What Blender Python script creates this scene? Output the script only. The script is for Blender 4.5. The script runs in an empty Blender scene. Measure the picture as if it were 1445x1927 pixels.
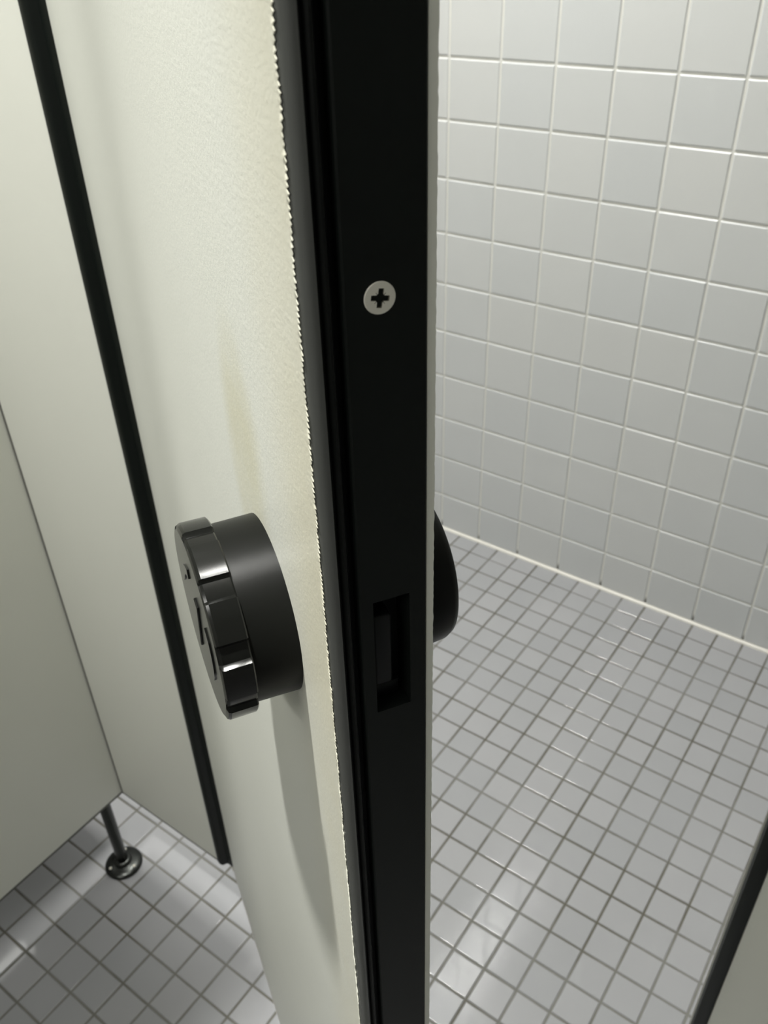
import bpy, bmesh, math, random
from mathutils import Matrix, Vector

random.seed(7)
scene = bpy.context.scene
C = scene.collection

# ------------------------------------------------------------------ camera
CAM = Vector((0.87111, -1.40820, 1.20734))
RIGHT = Vector((0.8148, 0.5792, -0.0254)).normalized()
FWD = Vector((-0.4861, 0.6586, -0.5744)).normalized()
DOWN = FWD.cross(RIGHT).normalized()
RIGHT = DOWN.cross(FWD).normalized()
F_PX = 1622.1
cam_d = bpy.data.cameras.new('camera')
cam = bpy.data.objects.new('camera', cam_d); C.objects.link(cam)
cam.matrix_world = Matrix(((RIGHT.x, -DOWN.x, -FWD.x, CAM.x),
                           (RIGHT.y, -DOWN.y, -FWD.y, CAM.y),
                           (RIGHT.z, -DOWN.z, -FWD.z, CAM.z),
                           (0, 0, 0, 1)))
cam_d.sensor_fit = 'HORIZONTAL'; cam_d.sensor_width = 36.0
cam_d.lens = F_PX / 1445 * 36.0
cam_d.clip_start = 0.01
cam_d.dof.use_dof = True
cam_d.dof.focus_distance = 0.27
cam_d.dof.aperture_fstop = 42
scene.camera = cam

def to_px(p):
    d = Vector(p) - CAM
    z = d.dot(FWD)
    if z < 0.01: return None
    return (722.5 + F_PX * d.dot(RIGHT) / z, 963.5 + F_PX * d.dot(DOWN) / z)

# ------------------------------------------------------------------ world, lights, exposure
w = bpy.data.worlds.new('world'); scene.world = w; w.use_nodes = True
w.node_tree.nodes['Background'].inputs[0].default_value = (1, 1, 1, 1)
w.node_tree.nodes['Background'].inputs[1].default_value = 0.0
scene.view_settings.view_transform = 'Standard'
scene.view_settings.look = 'None'
scene.view_settings.gamma = 1.0
scene.view_settings.use_curve_mapping = False
scene.view_settings.exposure = 0.0
CEIL = 2.62

def area(name, loc, sx, sy, power, col=(1, 1, 1), rot=(0, 0, 0)):
    l = bpy.data.lights.new(name, 'AREA'); l.shape = 'RECTANGLE'
    l.size = sx; l.size_y = sy; l.energy = power; l.color = col
    o = bpy.data.objects.new(name, l); C.objects.link(o)
    o.location = loc; o.rotation_euler = rot
    return o
WARM = (1.0, 0.994, 0.945)
def shaped_spot(name, loc, aim, deg, blend, power):
    l = bpy.data.lights.new(name, 'SPOT'); l.energy = power; l.color = WARM
    l.shadow_soft_size = 0.035; l.spot_size = math.radians(deg); l.spot_blend = blend
    o = bpy.data.objects.new(name, l); C.objects.link(o); o.location = loc
    o.rotation_euler = (Vector(aim) - o.location).to_track_quat('-Z', 'Y').to_euler()
    return o
# ceiling tube over the neighbouring cubicles (unseen, kept faint)
area('ceiling_tube_light', (-1.69, -1.15, 2.56), 0.085, 1.7, 2.2, WARM)
# corridor tube between cubicles and tiled wall
area('corridor_tube_light', (-0.02, -0.52, 2.56), 0.20, 0.7, 41, WARM)
# added unseen fill behind the camera, lifts the panels more than the floor
area('back_fill_light', (0.45, -2.70, 2.00), 0.9, 0.25, 10, WARM, (math.radians(90), 0, 0))
# lamp over this cubicle: small panel and narrow beam; second spot is added
area('cubicle_panel_light', (0.50, -1.50, 2.56), 0.2, 0.2, 1.5, WARM)
shaped_spot('cubicle_shaped_spot', (0.56, -1.47, 2.56), (0.655, -1.200, 0.40), 17, 0.9, 305)  # beam shaped narrow so the left floor stays dark
shaped_spot('cubicle_shaped_spot', (0.30, -1.55, 2.56), (0.31, -1.00, 1.22), 28.5, 1.0, 150)  # added unseen spot to brighten the pilaster and door hinge side

# ------------------------------------------------------------------ materials
def new_mat(name):
    m = bpy.data.materials.new(name); m.use_nodes = True
    nt = m.node_tree; b = nt.nodes['Principled BSDF']
    return m, nt, b
def nd(nt, t, **kw):
    n = nt.nodes.new(t)
    for k, v in kw.items(): setattr(n, k, v)
    return n
def noise(nt, scale, detail=2.0, rough=0.5, vec=None):
    n = nd(nt, 'ShaderNodeTexNoise'); n.inputs['Scale'].default_value = scale
    n.inputs['Detail'].default_value = detail; n.inputs['Roughness'].default_value = rough
    if vec is None:
        tc = nd(nt, 'ShaderNodeTexCoord'); vec = tc.outputs['Object']
    nt.links.new(vec, n.inputs['Vector'])
    return n
def bump(nt, b, src, strength, dist):
    bp = nd(nt, 'ShaderNodeBump'); bp.inputs['Strength'].default_value = strength
    bp.inputs['Distance'].default_value = dist
    nt.links.new(src, bp.inputs['Height']); nt.links.new(bp.outputs['Normal'], b.inputs['Normal'])
    return bp
def math_n(nt, op, a, b=None, c=None, clamp=False):
    n = nd(nt, 'ShaderNodeMath', operation=op); n.use_clamp = clamp
    for i, v in enumerate((a, b, c)):
        if v is None: continue
        if isinstance(v, (int, float)): n.inputs[i].default_value = v
        else: nt.links.new(v, n.inputs[i])
    return n.outputs[0]
def mapr(nt, v, a0, a1, b0, b1, smooth=True):
    n = nd(nt, 'ShaderNodeMapRange'); n.clamp = True
    if smooth: n.interpolation_type = 'SMOOTHSTEP'
    nt.links.new(v, n.inputs['Value'])
    for i, x in zip((1, 2, 3, 4), (a0, a1, b0, b1)): n.inputs[i].default_value = x
    return n.outputs[0]
def mix(nt, fac, c1, c2):
    n = nd(nt, 'ShaderNodeMix', data_type='RGBA')
    if isinstance(fac, (int, float)): n.inputs['Factor'].default_value = fac
    else: nt.links.new(fac, n.inputs['Factor'])
    for k, v in (('A', c1), ('B', c2)):
        s = [i for i in n.inputs if i.name == k and i.type == 'RGBA'][0]
        if isinstance(v, tuple): s.default_value = (*v, 1) if len(v) == 3 else v
        else: nt.links.new(v, s)
    return [x for x in n.outputs if x.type == 'RGBA'][0]
def plain(name, col, rough, metal=0.0, bump_scale=None, bump_str=0.1, bump_dist=0.0003, spec=0.5, var=0.06):
    m, nt, b = new_mat(name)
    n = noise(nt, 40, 3)
    nt.links.new(mix(nt, n.outputs['Fac'], tuple(x * (1 - var) for x in col), tuple(min(1, x * (1 + var)) for x in col)), b.inputs['Base Color'])
    b.inputs['Roughness'].default_value = rough; b.inputs['Metallic'].default_value = metal
    b.inputs['Specular IOR Level'].default_value = spec
    if bump_scale: bump(nt, b, noise(nt, bump_scale, 2).outputs['Fac'], bump_str, bump_dist)
    return m

def tile_mat(name, c1, c2, rough, wave_scale, wave_str, spec=0.5):
    m, nt, b = new_mat(name)
    b.inputs['Specular IOR Level'].default_value = spec
    oi = nd(nt, 'ShaderNodeObjectInfo')
    geo = nd(nt, 'ShaderNodeNewGeometry')
    col = mix(nt, oi.outputs['Random'], c1, c2)
    n = noise(nt, 9, 3, 0.6, geo.outputs['Position'])
    col = mix(nt, math_n(nt, 'MULTIPLY', n.outputs['Fac'], 0.18), col, tuple(x * 0.82 for x in c1))
    nt.links.new(col, b.inputs['Base Color'])
    r = noise(nt, 30, 3, 0.6, geo.outputs['Position'])
    nt.links.new(mapr(nt, r.outputs['Fac'], 0.3, 0.7, rough * 0.8, rough * 1.25), b.inputs['Roughness'])
    n2 = noise(nt, wave_scale, 1, 0.4, geo.outputs['Position'])
    bump(nt, b, n2.outputs['Fac'], wave_str, 0.002)
    return m
M = {}
M['wall_tile'] = tile_mat('glazed_wall_tile', (0.745, 0.76, 0.775), (0.79, 0.795, 0.795), 0.20, 24, 0.12)
M['floor_tile'] = tile_mat('pale_floor_tile', (0.385, 0.39, 0.405), (0.425, 0.425, 0.44), 0.045, 60, 0.008, 0.38)
M['ceiling'] = plain('ceiling_paint', (0.7, 0.7, 0.68), 0.8)
M['plaster'] = plain('wall_paint', (0.42, 0.42, 0.40), 0.7)

m, nt, b = new_mat('floor_grout'); M['floor_grout'] = m
geo = nd(nt, 'ShaderNodeNewGeometry')
n = noise(nt, 5.5, 4, 0.6, geo.outputs['Position'])
n2 = noise(nt, 40, 3, 0.6, geo.outputs['Position'])
f = mapr(nt, n.outputs['Fac'], 0.38, 0.62, 0, 1)
c = mix(nt, f, (0.26, 0.26, 0.245), (0.13, 0.125, 0.10))
c = mix(nt, math_n(nt, 'MULTIPLY', n2.outputs['Fac'], 0.5), c, (0.12, 0.11, 0.085))
nt.links.new(c, b.inputs['Base Color']); b.inputs['Roughness'].default_value = 0.85

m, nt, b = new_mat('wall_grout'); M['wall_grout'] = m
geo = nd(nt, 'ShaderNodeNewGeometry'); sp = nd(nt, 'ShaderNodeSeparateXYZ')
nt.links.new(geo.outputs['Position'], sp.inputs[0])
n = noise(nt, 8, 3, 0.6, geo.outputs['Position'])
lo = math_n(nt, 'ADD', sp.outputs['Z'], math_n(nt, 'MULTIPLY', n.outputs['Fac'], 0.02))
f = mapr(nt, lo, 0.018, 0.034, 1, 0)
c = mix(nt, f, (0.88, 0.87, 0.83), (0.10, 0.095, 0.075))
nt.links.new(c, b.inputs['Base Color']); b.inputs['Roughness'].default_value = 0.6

def laminate_mat(name, base, te=None):
    m, nt, b = new_mat(name)
    tc = nd(nt, 'ShaderNodeTexCoord'); sp = nd(nt, 'ShaderNodeSeparateXYZ')
    nt.links.new(tc.outputs['Object'], sp.inputs[0])
    n = noise(nt, 5, 3, 0.6, tc.outputs['Object'])
    col = mix(nt, n.outputs['Fac'], tuple(x * 0.97 for x in base), tuple(min(1, x * 1.03) for x in base))
    if te:
        ys = noise(nt, 7, 4, 0.65, tc.outputs['Object'])
        e = mapr(nt, sp.outputs['X'], te - 0.060, te - 0.004, 0, 1)
        e = math_n(nt, 'MULTIPLY', e, mapr(nt, ys.outputs['Fac'], 0.25, 0.7, 0.25, 0.9))
        col = mix(nt, e, col, (0.67, 0.64, 0.50))
        # brownish smear left by hands above and around the knob
        dx = math_n(nt, 'DIVIDE', math_n(nt, 'SUBTRACT', sp.outputs['X'], 0.452), 0.020)
        dz = math_n(nt, 'DIVIDE', math_n(nt, 'SUBTRACT', sp.outputs['Z'], 1.058), 0.040)
        r2 = math_n(nt, 'ADD', math_n(nt, 'MULTIPLY', dx, dx), math_n(nt, 'MULTIPLY', dz, dz))
        g = mapr(nt, r2, 0.1, 2.2, 0.62, 0)
        ns = noise(nt, 22, 4, 0.6, tc.outputs['Object'])
        g = math_n(nt, 'MULTIPLY', g, mapr(nt, ns.outputs['Fac'], 0.3, 0.65, 0.35, 1))
        col = mix(nt, g, col, (0.56, 0.53, 0.36))
    nt.links.new(col, b.inputs['Base Color'])
    b.inputs['Roughness'].default_value = 0.38
    b.inputs['Specular IOR Level'].default_value = 0.4
    bump(nt, b, noise(nt, 700, 2, 0.5, tc.outputs['Object']).outputs['Fac'], 0.15, 0.0005)
    return m
T_E = 0.532          # distance of the door's closing edge from its hinge
M['door_laminate'] = laminate_mat('cream_door_laminate', (0.70, 0.71, 0.655), T_E)
M['panel_laminate'] = laminate_mat('cream_panel_laminate', (0.71, 0.715, 0.655))
M['laminate_edge'] = plain('cut_laminate_edge', (0.74, 0.745, 0.67), 0.5, bump_scale=300, bump_str=0.3)
M['edge_gloss'] = plain('black_edge_plastic', (0.0048, 0.0066, 0.0056), 0.5, bump_scale=900, bump_str=0.08, spec=0.18)
M['edge_round'] = plain('dark_grey_corner_plastic', (0.085, 0.088, 0.083), 0.17, spec=0.6)  # even dark grey, lighter than the flat edge plate
M['black'] = plain('dark_rubber', (0.003, 0.004, 0.0035), 0.5, spec=0.2)
M['strip'] = plain('black_profile', (0.003, 0.005, 0.004), 0.45, spec=0.25)
M['knob'] = plain('black_knob_plastic', (0.0045, 0.0048, 0.0042), 0.16, bump_scale=250, bump_str=0.03, spec=0.36)
M['knob_body'] = plain('satin_black_knob_body', (0.0045, 0.0048, 0.0042), 0.36, bump_scale=250, bump_str=0.03, spec=0.13)
M['latch'] = plain('dark_latch_plastic', (0.005, 0.006, 0.0065), 0.45, spec=0.25)
M['zinc'] = plain('zinc_screw', (0.70, 0.68, 0.60), 0.5, 0.0, bump_scale=500, bump_str=0.1)
M['recess'] = plain('dark_recess', (0.07, 0.065, 0.045), 0.7)  # dark brown tone for the screw's cross recess
M['chrome'] = plain('dark_chrome', (0.06, 0.063, 0.06), 0.25, 1.0, bump_scale=120, bump_str=0.15)  # even dark tone for legs and foot discs
M['edging'] = plain('dark_grey_edging', (0.10, 0.10, 0.09), 0.6)
M['sealant'] = plain('cream_silicone', (0.88, 0.855, 0.80), 0.4)
M['alu'] = plain('pale_aluminium', (0.55, 0.55, 0.5), 0.4, 0.6)
M['hinge'] = plain('stained_hinge_plastic', (0.50, 0.46, 0.38), 0.5)

# ------------------------------------------------------------------ mesh helpers
def obj(name, bm, mat, parent=None, smooth=False, norm=True):
    if norm: bmesh.ops.recalc_face_normals(bm, faces=bm.faces)
    me = bpy.data.meshes.new(name); bm.to_mesh(me); bm.free()
    if smooth:
        for p in me.polygons: p.use_smooth = True
        if smooth != True:
            me.set_sharp_from_angle(angle=math.radians(smooth))
    me.materials.append(M[mat])
    o = bpy.data.objects.new(name, me); C.objects.link(o)
    if parent: o.parent = parent
    return o
def empty(name, loc=(0, 0, 0), rz=0.0, parent=None):
    o = bpy.data.objects.new(name, None); C.objects.link(o)
    o.location = loc; o.rotation_euler = (0, 0, rz); o.empty_display_size = 0.05
    if parent: o.parent = parent
    return o
def tag(o, label, cat=None, group=None, kind=None):
    if label: o['label'] = label
    if cat: o['category'] = cat
    if group: o['group'] = group
    o['kind'] = kind or 'thing'
    return o
def box(bm, x0, x1, y0, y1, z0, z1, bev=0.0, seg=2):
    r = bmesh.ops.create_cube(bm, size=1)
    for v in r['verts']:
        v.co = Vector(((x0 + x1) / 2 + v.co.x * (x1 - x0), (y0 + y1) / 2 + v.co.y * (y1 - y0), (z0 + z1) / 2 + v.co.z * (z1 - z0)))
    if bev:
        es = list({e for v in r['verts'] for e in v.link_edges})
        bmesh.ops.bevel(bm, geom=es, offset=bev, segments=seg, affect='EDGES', profile=0.5)
def bx(*a, **k):
    bm = bmesh.new(); box(bm, *a, **k); return bm
def extrude_z(bm, pts, zs, closed=False, skip=None):
    rows = [[bm.verts.new((x, y, z)) for x, y in pts] for z in zs]
    n = len(pts)
    for k in range(len(zs) - 1):
        for i in range(n if closed else n - 1):
            if skip and skip(i, k): continue
            j = (i + 1) % n
            bm.faces.new((rows[k][i], rows[k][j], rows[k + 1][j], rows[k + 1][i]))
    if closed:
        bm.faces.new(rows[0]); bm.faces.new(rows[-1])
def lathe(bm, prof, seg=64, rfun=None, close_end=True):
    """prof: list of (r, h); axis = local +Z; rfun(r, theta, i) may change the radius"""
    rings = []
    for i, (r, h) in enumerate(prof):
        ring = []
        for k in range(seg):
            a = 2 * math.pi * k / seg
            rr = rfun(r, a, i) if rfun else r
            ring.append(bm.verts.new((rr * math.cos(a), rr * math.sin(a), h)))
        rings.append(ring)
    for i in range(len(rings) - 1):
        for k in range(seg):
            j = (k + 1) % seg
            bm.faces.new((rings[i][k], rings[i][j], rings[i + 1][j], rings[i + 1][k]))
    if close_end:
        bm.faces.new(rings[0]); bm.faces.new(rings[-1])

# ------------------------------------------------------------------ the room
def struct(name, bm, mat):
    o = obj(name, bm, mat); o['kind'] = 'structure'; return o
X0, X1, YB = -2.7, 2.9, -2.75
floor = struct('floor', bx(X0, X1, YB, 0.0045, -0.06, -0.0012), 'floor_grout')
wall_back = struct('wall_back', bx(X0, X1, 0.0018, 0.08, -0.0012, CEIL), 'wall_grout')
struct('wall_left', bx(X0 - 0.08, X0, YB, 0.0045, -0.0012, CEIL), 'plaster')
struct('wall_right', bx(X1, X1 + 0.08, YB, 0.0045, -0.0012, CEIL), 'plaster')
struct('wall_front', bx(X0, X1, YB - 0.08, YB, -0.0012, CEIL), 'plaster')
struct('ceiling', bx(X0, X1, YB, 0.0045, CEIL, CEIL + 0.06), 'ceiling')

def tile_geo(bm, cx, cy, cz, ax, ay, az, hw, hh, th, bev):
    """pillow-edged tile: centre of its face, axes across (ax), up (ay), outward (az)"""
    prof = [(0.0, -th), (0.0, -bev), (bev * 0.30, -bev * 0.30), (bev, 0.0)]
    rings = []
    c0 = Vector((cx, cy, cz))
    for ins, d in prof:
        rings.append([bm.verts.new(c0 + ax * (sx * (hw - ins)) + ay * (sy * (hh - ins)) + az * d)
                      for sx, sy in ((-1, -1), (1, -1), (1, 1), (-1, 1))])
    for a, b_ in zip(rings[:-1], rings[1:]):
        for k in range(4):
            j = (k + 1) % 4
            bm.faces.new((a[k], a[j], b_[j], b_[k]))
    bm.faces.new(rings[-1])
def inside(p, poly):
    r = False; n = len(poly)
    for i in range(n):
        (x1, y1), (x2, y2) = poly[i], poly[(i + 1) % n]
        if (y1 > p[1]) != (y2 > p[1]) and p[0] < (x2 - x1) * (p[1] - y1) / (y2 - y1) + x1: r = not r
    return r
def tile_mesh(name, ax, ay, az, hw, hh, th, bev, mat):
    """one pressed tile with softly rounded edges (normals follow the rounding)"""
    arc = [k * math.pi / 8 for k in range(5)]
    prof = [(0.0, -th, 0.0)] + [(bev * (1 - math.cos(t)), -bev * (1 - math.sin(t)), t) for t in arc]
    vs, fs, ns = [], [], []
    for ins, d, t in prof:
        for sx, sy in ((-1, -1), (1, -1), (1, 1), (-1, 1)):
            vs.append(ax * (sx * (hw - ins)) + ay * (sy * (hh - ins)) + az * d)
    outs = (-ay, ax, ay, -ax)
    flip = ax.cross(ay).dot(az) < 0
    for r in range(len(prof) - 1):
        for k in range(4):
            j = (k + 1) % 4
            q = [(r * 4 + k, prof[r][2]), (r * 4 + j, prof[r][2]), (r * 4 + 4 + j, prof[r + 1][2]), (r * 4 + 4 + k, prof[r + 1][2])]
            if flip: q.reverse()
            fs.append([v for v, _ in q]); ns += [outs[k] * math.cos(t) + az * math.sin(t) for _, t in q]
    top = [len(vs) - 4 + k for k in range(4)]
    if flip: top.reverse()
    fs.append(top); ns += [az] * 4
    me = bpy.data.meshes.new(name); me.from_pydata(vs, [], fs); me.update()
    for p in me.polygons: p.use_smooth = True
    me.normals_split_custom_set(ns)
    me.materials.append(M[mat]); return me
EX, EY, EZ = Vector((1, 0, 0)), Vector((0, 1, 0)), Vector((0, 0, 1))
# floor mosaic, 50 mm grid
GX, GY, P = 0.0040, 0.0048, 0.05
HW = P / 2 - 0.0014
cells = []
for i in range(int((X0 - GX) / P) + 1, int((X1 - GX) / P)):
    for j in range(int((YB - GY) / P) + 1, 0):
        cx, cy = GX + (i + 0.5) * P, GY + (j + 0.5) * P
        if j == -1: cells.append((cx, (GY + j * P - 0.0008) / 2, (0.0 - 0.0008 - GY - j * P) / 2 - 0.0006))
        else: cells.append((cx, cy, HW))
def seen_area(c):
    q = [to_px((c[0] + sx * HW, c[1] + sy * c[2], 0)) for sx, sy in ((-1, -1), (1, -1), (1, 1), (-1, 1))]
    if any(p is None for p in q): return 0
    vis = [p for p in q + [((q[0][0] + q[2][0]) / 2, (q[0][1] + q[2][1]) / 2)]
           if any(inside(p, poly) for poly in SEEN)]
    if not vis: return 0
    return abs(sum(q[k][0] * q[(k + 1) % 4][1] - q[(k + 1) % 4][0] * q[k][1] for k in range(4))) / 2 * len(vis)
SEEN = [[(230, 1490), (0, 1695), (0, 1930), (522, 1930), (430, 1625)],
        [(816, 985), (1447, 1232), (1447, 1545), (1300, 1930), (804, 1930)]]
ranked = sorted(cells, key=seen_area, reverse=True)
single = [c for c in ranked[:300] if seen_area(c) > 0]
sset = set(single)
ft_me = tile_mesh('floor_tile', EX, EY, EZ, HW, HW, 0.0035, 0.0017, 'floor_tile')
half_me = {}
for c in single:
    me = ft_me
    if c[2] != HW:
        if 'h' not in half_me: half_me['h'] = tile_mesh('floor_tile_cut', EX, EY, EZ, HW, c[2], 0.0035, 0.0017, 'floor_tile')
        me = half_me['h']
    o = bpy.data.objects.new('tile', me); C.objects.link(o); o.parent = floor
    o.location = (c[0] + random.uniform(-1, 1) * 0.0002, c[1] + random.uniform(-1, 1) * 0.0002, random.uniform(-0.0002, 0.0002))
    o.rotation_euler = (random.gauss(0, 0.0016), random.gauss(0, 0.0016), random.gauss(0, 0.003))
bm = bmesh.new()
for c in cells:
    if c not in sset: tile_geo(bm, c[0], c[1], 0, EX, EY, EZ, HW, c[2], 0.0035, 0.0011)
o = obj('tile_field', bm, 'floor_tile', floor); o['kind'] = 'stuff'
# glazed wall tiles, 100 mm grid
WX, WZ0, WP = 0.0, 0.0947, 0.10
WH = WP / 2 - 0.0017
wall_cells = []
for i in range(int(X0 / WP) + 1, int(X1 / WP) - 1):
    for j in range(-1, 24):
        z0 = WZ0 + j * WP; z1 = z0 + WP
        if j == -1: z0 = 0.0035
        wall_cells.append((WX + (i + 0.5) * WP, (z0 + z1) / 2, (z1 - z0) / 2 - 0.0017, j))
def wall_seen(c):
    for sx in (-1, 0, 1):
        for sz in (-1, 0, 1):
            p = to_px((c[0] + sx * WH, 0, c[1] + sz * c[2]))
            if p and -2 < p[1] < 1929 and p[0] < 1447 and p[0] > 830 - p[1] * 0.013: return True
    return False
AZW = Vector((0, -1, 0))
wt_me = tile_mesh('wall_tile', EX, EZ, AZW, WH, WH, 0.0048, 0.0026, 'wall_tile')
wcut = tile_mesh('wall_tile_cut', EX, EZ, AZW, WH, wall_cells[0][2], 0.0048, 0.0026, 'wall_tile')
bm = bmesh.new()
for c in wall_cells:
    if wall_seen(c):
        o = bpy.data.objects.new('tile', wcut if c[3] == -1 else wt_me); C.objects.link(o); o.parent = wall_back
        o.location = (c[0], random.uniform(-0.0002, 0.0002), c[1])
        o.rotation_euler = (random.gauss(0, 0.0015), random.gauss(0, 0.0010), random.gauss(0, 0.0015))
    else:
        tile_geo(bm, c[0], 0, c[1], EX, EZ, AZW, WH, c[2], 0.0048, 0.0026)
o = obj('tile_field', bm, 'wall_tile', wall_back); o['kind'] = 'stuff'
# silicone bead where the tiled wall meets the floor
bm = bmesh.new()
bead = [(0.002, -0.001)] + [(-0.0055 * math.cos(a), 0.0055 * math.sin(a) * 0.9) for a in [k * math.pi / 12 for k in range(0, 7)]] + [(0.002, 0.0055)]
va = [bm.verts.new((X0 + 0.01, y, z)) for y, z in bead]; vb = [bm.verts.new((X1 - 0.01, y, z)) for y, z in bead]
for k in range(len(bead)):
    j = (k + 1) % len(bead); bm.faces.new((va[k], va[j], vb[j], vb[k]))
bm.faces.new(va); bm.faces.new(vb)
struct('trim_1', bm, 'sealant')

# ------------------------------------------------------------------ cubicle partitions
HB, HT = 0.157, 2.03           # panels hang between these heights
XL, YP, TH = 0.0770, -0.9975, 0.028
def foot(parent, x, y):
    bm = bmesh.new()
    lathe(bm, [(0.0085, 0.008), (0.0085, HB - 0.0005)], 24)
    p = obj('leg', bm, 'chrome', parent, smooth=40); p.location = (x, y, 0); p['label'] = 'dark chrome support leg'
    bm = bmesh.new()
    lathe(bm, [(0.0280, 0.0002), (0.0285, 0.002), (0.0278, 0.0040), (0.0245, 0.0062), (0.018, 0.0078), (0.0135, 0.0085), (0.0128, 0.0125), (0.0110, 0.0145), (0.0087, 0.0150)], 40)
    d = obj('foot_disc', bm, 'chrome', p, smooth=40)
    for a in (0.2, 2.3, 4.4):
        bm = bmesh.new(); lathe(bm, [(0.0026, 0), (0.0024, 0.0010), (0.0012, 0.0015)], 12)
        s = obj('screw', bm, 'zinc', p, smooth=40); s.location = (0.0205 * math.cos(a), 0.0205 * math.sin(a), 0.0068)
# side partition
sp_ = tag(empty('side_partition', (XL, YP, 0)),
          'large cream side partition at far left, standing on a chrome foot', 'partition')
bm = bx(-TH, 0, -1.60, 0.0, HB + 0.004, HT, bev=0.0008)
obj('panel', bm, 'panel_laminate', sp_)
obj('bottom_edging', bx(-TH + 0.0006, -0.0004, -1.60, -0.0004, HB, HB + 0.0042), 'edging', sp_)
foot(sp_, -TH / 2, -0.0245)
foot(sp_, -TH / 2, -1.45)
# hinge-side pilaster
hp = tag(empty('pilaster_panel', (XL, YP, 0)),
         'narrow cream pilaster panel between the side partition and the door hinge strip', 'partition')
PW = 0.1945
obj('panel', bx(0.0025, PW, 0, TH, HB + 0.004, HT, bev=0.0008), 'panel_laminate', hp)
obj('bottom_edging', bx(0.0028, PW - 0.0004, 0.0006, TH - 0.0006, HB, HB + 0.0042), 'edging', hp)
obj('corner_seal', bx(0.0, 0.0026, -0.0003, TH, HB + 0.001, HT), 'edging', hp)
bm = bmesh.new()
s0, s1 = PW + 0.0002, 0.2275
pts = [(s0, TH), (s0, 0.0005), (s0 + 0.002, -0.0022), (s0 + 0.006, -0.0034), (s0 + 0.010, -0.0034), (s0 + 0.0125, -0.0020), (s0 + 0.014, 0.001),
       (s0 + 0.016, 0.003), (s1 - 0.004, 0.003), (s1, 0.0065), (s1, TH)]
extrude_z(bm, pts, [HB + 0.006, HT], closed=True)
hs = obj('hinge_strip', bm, 'strip', hp, smooth=35); hs['label'] = 'black vertical hinge profile'
bm = bx(s1 - 0.012, s1 + 0.004, 0.004, 0.020, HB - 0.008, HB + 0.0055, bev=0.001)
obj('hinge_cap', bm, 'hinge', hp)
# added unseen panel of the next cubicle; its gap shapes a strip of light
nb = tag(empty('pilaster_panel', (XL - TH - 0.030, YP, 0)),
         'added cream front panel of the next cubicle, unseen, blocking corridor light', 'partition')
obj('panel', bx(-0.66, 0, 0, TH, HB + 0.004, HT, bev=0.0008), 'panel_laminate', nb)
obj('bottom_edging', bx(-0.66, -0.0004, 0.0006, TH - 0.0006, HB, HB + 0.0042), 'edging', nb)
# latch-side pilaster at the lower right
JX = 0.8640
lp = tag(empty('pilaster_panel', (JX, YP, 0)),
         'dim cream pilaster with black edge profile in the lower right corner', 'partition')
obj('panel', bx(0.0118, 0.33, 0, TH, HB + 0.004, HT, bev=0.0008), 'panel_laminate', lp)
obj('bottom_edging', bx(0.012, 0.33, 0.0006, TH - 0.0006, HB, HB + 0.0042), 'edging', lp)
bm = bmesh.new()
extrude_z(bm, [(0.0012, TH), (0.0012, 0.001), (0.0025, -0.0012), (0.0045, -0.002), (0.0095, -0.002), (0.0117, -0.0008), (0.0117, TH)], [HB, HT], closed=True)
obj('edge_profile', bm, 'strip', lp, smooth=35)
obj('metal_lip', bx(-0.0006, 0.0011, 0.010, TH, HB, HT, bev=0.0003), 'alu', lp)

# ------------------------------------------------------------------ the open door
ANG = math.radians(31.8)
door = tag(empty('cubicle_door', (0.3057, -1.0005, 0), -ANG),
           'open cream cubicle door seen edge-on with black knobs, black edge strip and a screw', 'door')
TD = 0.0309                     # full thickness; local Y=0 is the inner (left) face
SK = 0.0012
core = bx(0.0, T_E - 0.0121, SK, TD - 0.0023, HB + 0.002, HT)
obj('core', core, 'edging', door)
# inner laminate skin with a ragged, bumpy saw-cut border
bm = bmesh.new()
RAD = 0.0034
def round_y(x):                 # surface of the rounded plastic corner under the laminate
    d = x - (T_E - RAD)
    return 0.0 if d <= 0 else RAD - math.sqrt(max(0, RAD * RAD - d * d))
rows = []
z = HB; k = 0
amp = 0.0
while z < HT + 1e-6:
    amp = 0.85 * amp + 0.15 * random.gauss(0, 1)
    tooth = (k % 2) * random.uniform(0.5, 1.0)
    xj = T_E - 0.0034 + 0.0015 * tooth + 0.0006 * amp
    xj = max(T_E - 0.0048, min(T_E - 0.0010, xj))
    lift = -0.00020 - 0.00006 * tooth
    yb = round_y(T_E - 0.0030 + 0.0005 * amp)
    rows.append([bm.verts.new((0.0, 0, z)), bm.verts.new((T_E - 0.0075, 0, z)), bm.verts.new((T_E - 0.0050, -0.00004 - 0.00006 * random.random(), z)),
                 bm.verts.new((xj - 0.0004, yb + lift, z)), bm.verts.new((xj, yb + lift + 0.00010, z)), bm.verts.new((T_E - 0.0052, SK, z)), bm.verts.new((0.0, SK, z))])
    z += random.uniform(0.0006, 0.0009); k += 1
for a, b_ in zip(rows[:-1], rows[1:]):
    for i in range(6):
        bm.faces.new((a[i], a[i + 1], b_[i + 1], b_[i]))
    bm.faces.new((a[6], a[0], b_[0], b_[6]))
bm.faces.new(rows[0]); bm.faces.new(rows[-1])
fl = obj('inner_face', bm, 'door_laminate', door, smooth=30)
fl['label'] = 'cream laminate face with a ragged yellowed border'
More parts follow.
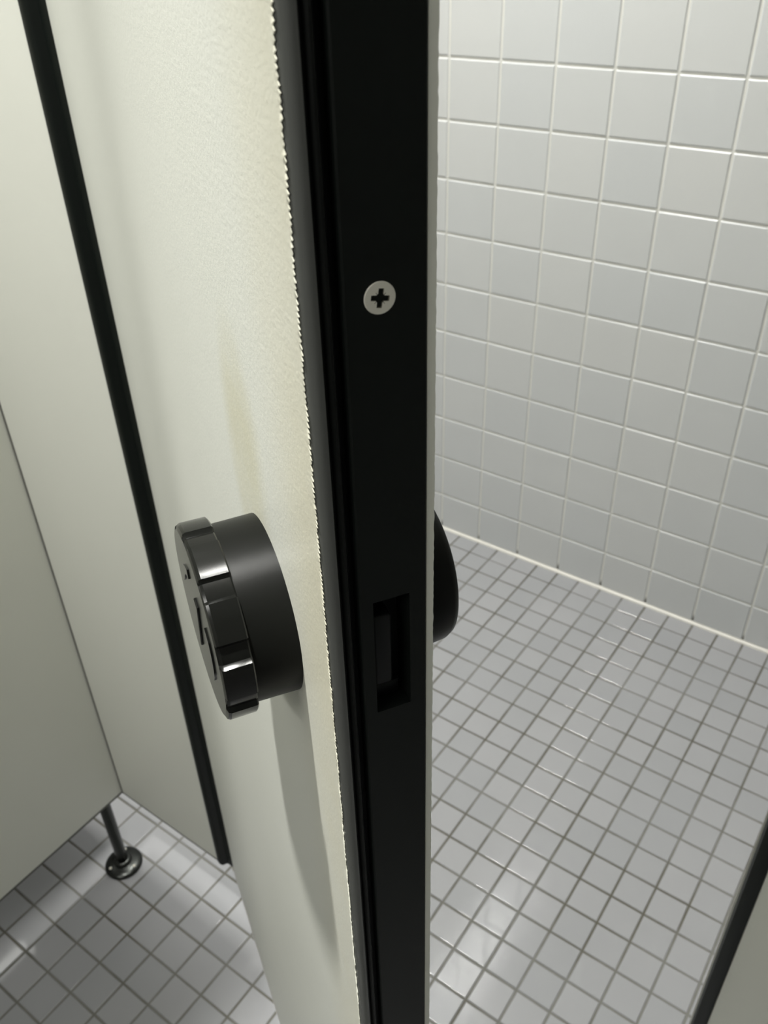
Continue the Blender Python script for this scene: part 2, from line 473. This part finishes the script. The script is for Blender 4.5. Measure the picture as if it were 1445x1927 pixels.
# outer laminate board whose cut edge shows as a pale strip
bm = bmesh.new(); rows = []
z = HB
while z < HT + 1e-6:
    e = random.uniform(-1, 1)
    rows.append([bm.verts.new((0.0, TD - 0.0023, z)), bm.verts.new((T_E - 0.0004, TD - 0.0023, z)), bm.verts.new((T_E - 0.0004, TD - 0.00012 + 0.00010 * e, z)),
                 bm.verts.new((T_E - 0.0012, TD + 0.00005 * e, z)), bm.verts.new((0.0, TD, z))])
    z += 0.0012
for a, b_ in zip(rows[:-1], rows[1:]):
    for i in range(5):
        j = (i + 1) % 5; bm.faces.new((a[i], a[j], b_[j], b_[i]))
bm.faces.new(rows[0]); bm.faces.new(rows[-1])
obj('outer_face', bm, 'laminate_edge', door)['label'] = 'pale cut edge of the outer laminate'
# rounded glossy corner bead
bm = bmesh.new()
pts = [(T_E - 0.012, SK + 0.0001), (T_E - 0.0054, SK + 0.0001), (T_E - RAD - 0.0018, 0.00030), (T_E - RAD, 0.00018)]
pts += [(T_E - RAD + RAD * math.sin(a), RAD - RAD * math.cos(a) + 0.0001) for a in [k * math.pi / 20 for k in range(1, 11)]]
pts += [(T_E - 0.0016, RAD + 0.0004), (T_E - 0.012, RAD + 0.0004)]
extrude_z(bm, pts, [HB, HT], closed=True)
obj('corner_bead', bm, 'edge_round', door, smooth=50)
# gasket ridge in its groove
bm = bmesh.new()
pts = [(T_E - 0.012, 0.0039), (T_E - 0.0019, 0.0039), (T_E - 0.0017, 0.0045), (T_E - 0.0006, 0.0049), (T_E - 0.0002, 0.0055), (T_E - 0.0003, 0.0062), (T_E - 0.0010, 0.0067), (T_E - 0.0035, 0.0070), (T_E - 0.0037, 0.0087), (T_E - 0.012, 0.0087)]
extrude_z(bm, pts, [HB, HT], closed=True)
obj('gasket', bm, 'black', door, smooth=40)
# flat black edge plate with the slot for the latch
SY0, SY1, SZ0, SZ1 = 0.0127, 0.0234, 1.0126, 1.0552
bm = bmesh.new()
pts = [(T_E - 0.012, 0.00875), (T_E - 0.0012, 0.00875), (T_E - 0.0004, 0.00895), (T_E, 0.0094), (T_E, SY0), (T_E, SY1), (T_E, 0.0281), (T_E - 0.0004, 0.02845), (T_E - 0.0012, 0.02857), (T_E - 0.012, 0.02857)]
extrude_z(bm, pts, [HB, SZ0, SZ1, HT], skip=lambda i, k: i == 4 and k == 1)
rim = [[bm.verts.new((x, y, z)) for y, z in ((SY0, SZ0), (SY1, SZ0), (SY1, SZ1), (SY0, SZ1))] for x in (T_E, T_E - 0.0008, T_E - 0.0095)]
for a, b_ in zip(rim[:-1], rim[1:]):
    for k in range(4): bm.faces.new((a[k], a[(k + 1) % 4], b_[(k + 1) % 4], b_[k]))
bm.faces.new(rim[-1])
bmesh.ops.remove_doubles(bm, verts=bm.verts, dist=1e-6)
ep = obj('edge_plate', bm, 'edge_gloss', door)
ep['label'] = 'flat black edge plate with latch slot'
# latch bolt sitting inside the slot
bm = bx(T_E - 0.0094, T_E - 0.0020, SY0 + 0.0003, SY0 + 0.0062, SZ0 + 0.0085, SZ1 - 0.0075, bev=0.0011, seg=3)
obj('latch_bolt', bm, 'latch', ep, smooth=40)
bm = bx(T_E - 0.0094, T_E - 0.0050, SY0 + 0.0012, SY0 + 0.0092, SZ0 + 0.0006, SZ0 + 0.006, bev=0.0007)
obj('latch_stop', bm, 'latch', ep, smooth=40)
# countersunk cross-head screw: axis along local +X
bm = bmesh.new()
R_H = 0.00365
angs = sorted(set([2 * math.pi * k / 72 for k in range(72)] + [math.pi / 4 + q * math.pi / 2 + d for q in range(4) for d in (-0.05, -0.045, 0.045, 0.05)]))
def r_in(a):
    q = (a + math.pi / 4) % (math.pi / 2) - math.pi / 4
    arm_w, arm_l = 0.00062, 0.00215
    r = min(arm_l / max(math.cos(q), 1e-3), arm_w / max(abs(math.sin(q)), 1e-4))
    r = max(r, 0.00112)
    d = abs((a % (math.pi / 2)) - math.pi / 4)
    if d < 0.047: r = 0.00165
    return r
rot = math.radians(-9)
def ring(fr, x): return [bm.verts.new((x, fr(a) * math.cos(a + rot), fr(a) * math.sin(a + rot))) for a in angs]
rings = [ring(lambda a: R_H * 0.98, -0.0012), ring(lambda a: R_H, 0.00015), ring(lambda a: R_H * 0.965, 0.00034), ring(r_in, 0.00036)]
for a, b_ in zip(rings[:-1], rings[1:]):
    for k in range(len(angs)):
        j = (k + 1) % len(angs); bm.faces.new((a[k], a[j], b_[j], b_[k]))
scr = obj('screw', bm, 'zinc', door); scr.location = (T_E, 0.0172, 1.1394); scr['label'] = 'zinc cross-head screw'
bm = bmesh.new()
rings = [ring(r_in, 0.00035), ring(lambda a: r_in(a) * 0.85, -0.0004), ring(lambda a: min(r_in(a) * 0.8, 0.0009), -0.0013)]
for a, b_ in zip(rings[:-1], rings[1:]):
    for k in range(len(angs)):
        j = (k + 1) % len(angs); bm.faces.new((a[k], a[j], b_[j], b_[k]))
bm.faces.new(rings[-1])
obj('cross_recess', bm, 'recess', scr)

# inner thumb-turn knob: local axis -Y
KX, KZ = 0.4672, 1.0095
AX = (math.pi / 2, 0, 0)        # lathe +Z -> local -Y ; lathe X -> local X ; lathe Y -> local Z
bm = bmesh.new()
lathe(bm, [(0.0318, -0.0003), (0.0318, 0.0010), (0.0315, 0.0170)], 96)
kn = obj('thumb_turn', bm, 'knob_body', door, smooth=40); kn.location = (KX, 0, KZ); kn.rotation_euler = AX
kn['label'] = 'black thumb-turn knob on the inner face'
bm = bmesh.new()
SEG = 360
def rib(r, a, i):
    d = (math.degrees(a) - 55 + 18) % 36 - 18
    g = 1 - max(0, min(1, (abs(d) - 5.6) / 1.0))      # 1 inside a recess
    return r - 0.0015 * g if i < 5 else r
lathe(bm, [(0.0322, 0.0158), (0.0340, 0.0158), (0.0345, 0.0163), (0.0345, 0.0250), (0.0340, 0.0259), (0.0326, 0.0264), (0.0318, 0.0264)], SEG, rib)
obj('grip_cap', bm, 'knob', kn, smooth=25)
# raised arrow marks on the knob's face
for a0, a1, r0, r1 in ((100, 150, 0.017, 0.0205), (-40, 20, 0.017, 0.0205)):
    bm = bmesh.new(); st = 14; P0 = []; P1 = []
    for k in range(st + 1):
        a = math.radians(a0 + (a1 - a0) * k / st)
        P0.append((r0 * math.cos(a), r0 * math.sin(a))); P1.append((r1 * math.cos(a), r1 * math.sin(a)))
    poly = P0 + [((r0 + r1) / 2 * math.cos(math.radians(a1 + 14)), (r0 + r1) / 2 * math.sin(math.radians(a1 + 14)))] + P1[::-1]
    lo_ = [bm.verts.new((x, y, 0.0263)) for x, y in poly]; hi_ = [bm.verts.new((x, y, 0.0269)) for x, y in poly]
    bm.faces.new(hi_); bm.faces.new(lo_)
    for k in range(len(poly)):
        j = (k + 1) % len(poly); bm.faces.new((lo_[k], lo_[j], hi_[j], hi_[k]))
    obj('raised_mark', bm, 'knob', kn)
bm = bx(-0.013, 0.013, -0.0022, 0.0022, 0.0262, 0.0271, bev=0.0004)
obj('raised_bar', bm, 'knob', kn).rotation_euler = (0, 0, math.radians(70))
# outer knob: local axis +Y, smooth
bm = bmesh.new()
lathe(bm, [(0.0312, -0.0002), (0.0315, 0.0006), (0.0306, 0.020), (0.0302, 0.0245), (0.0292, 0.0266), (0.0270, 0.0277), (0.0240, 0.0280)], 96)
ok = obj('outer_knob', bm, 'knob_body', door, smooth=40); ok.location = (KX, TD, KZ); ok.rotation_euler = (-math.pi / 2, 0, 0)
ok['label'] = 'smooth black knob on the outer face'
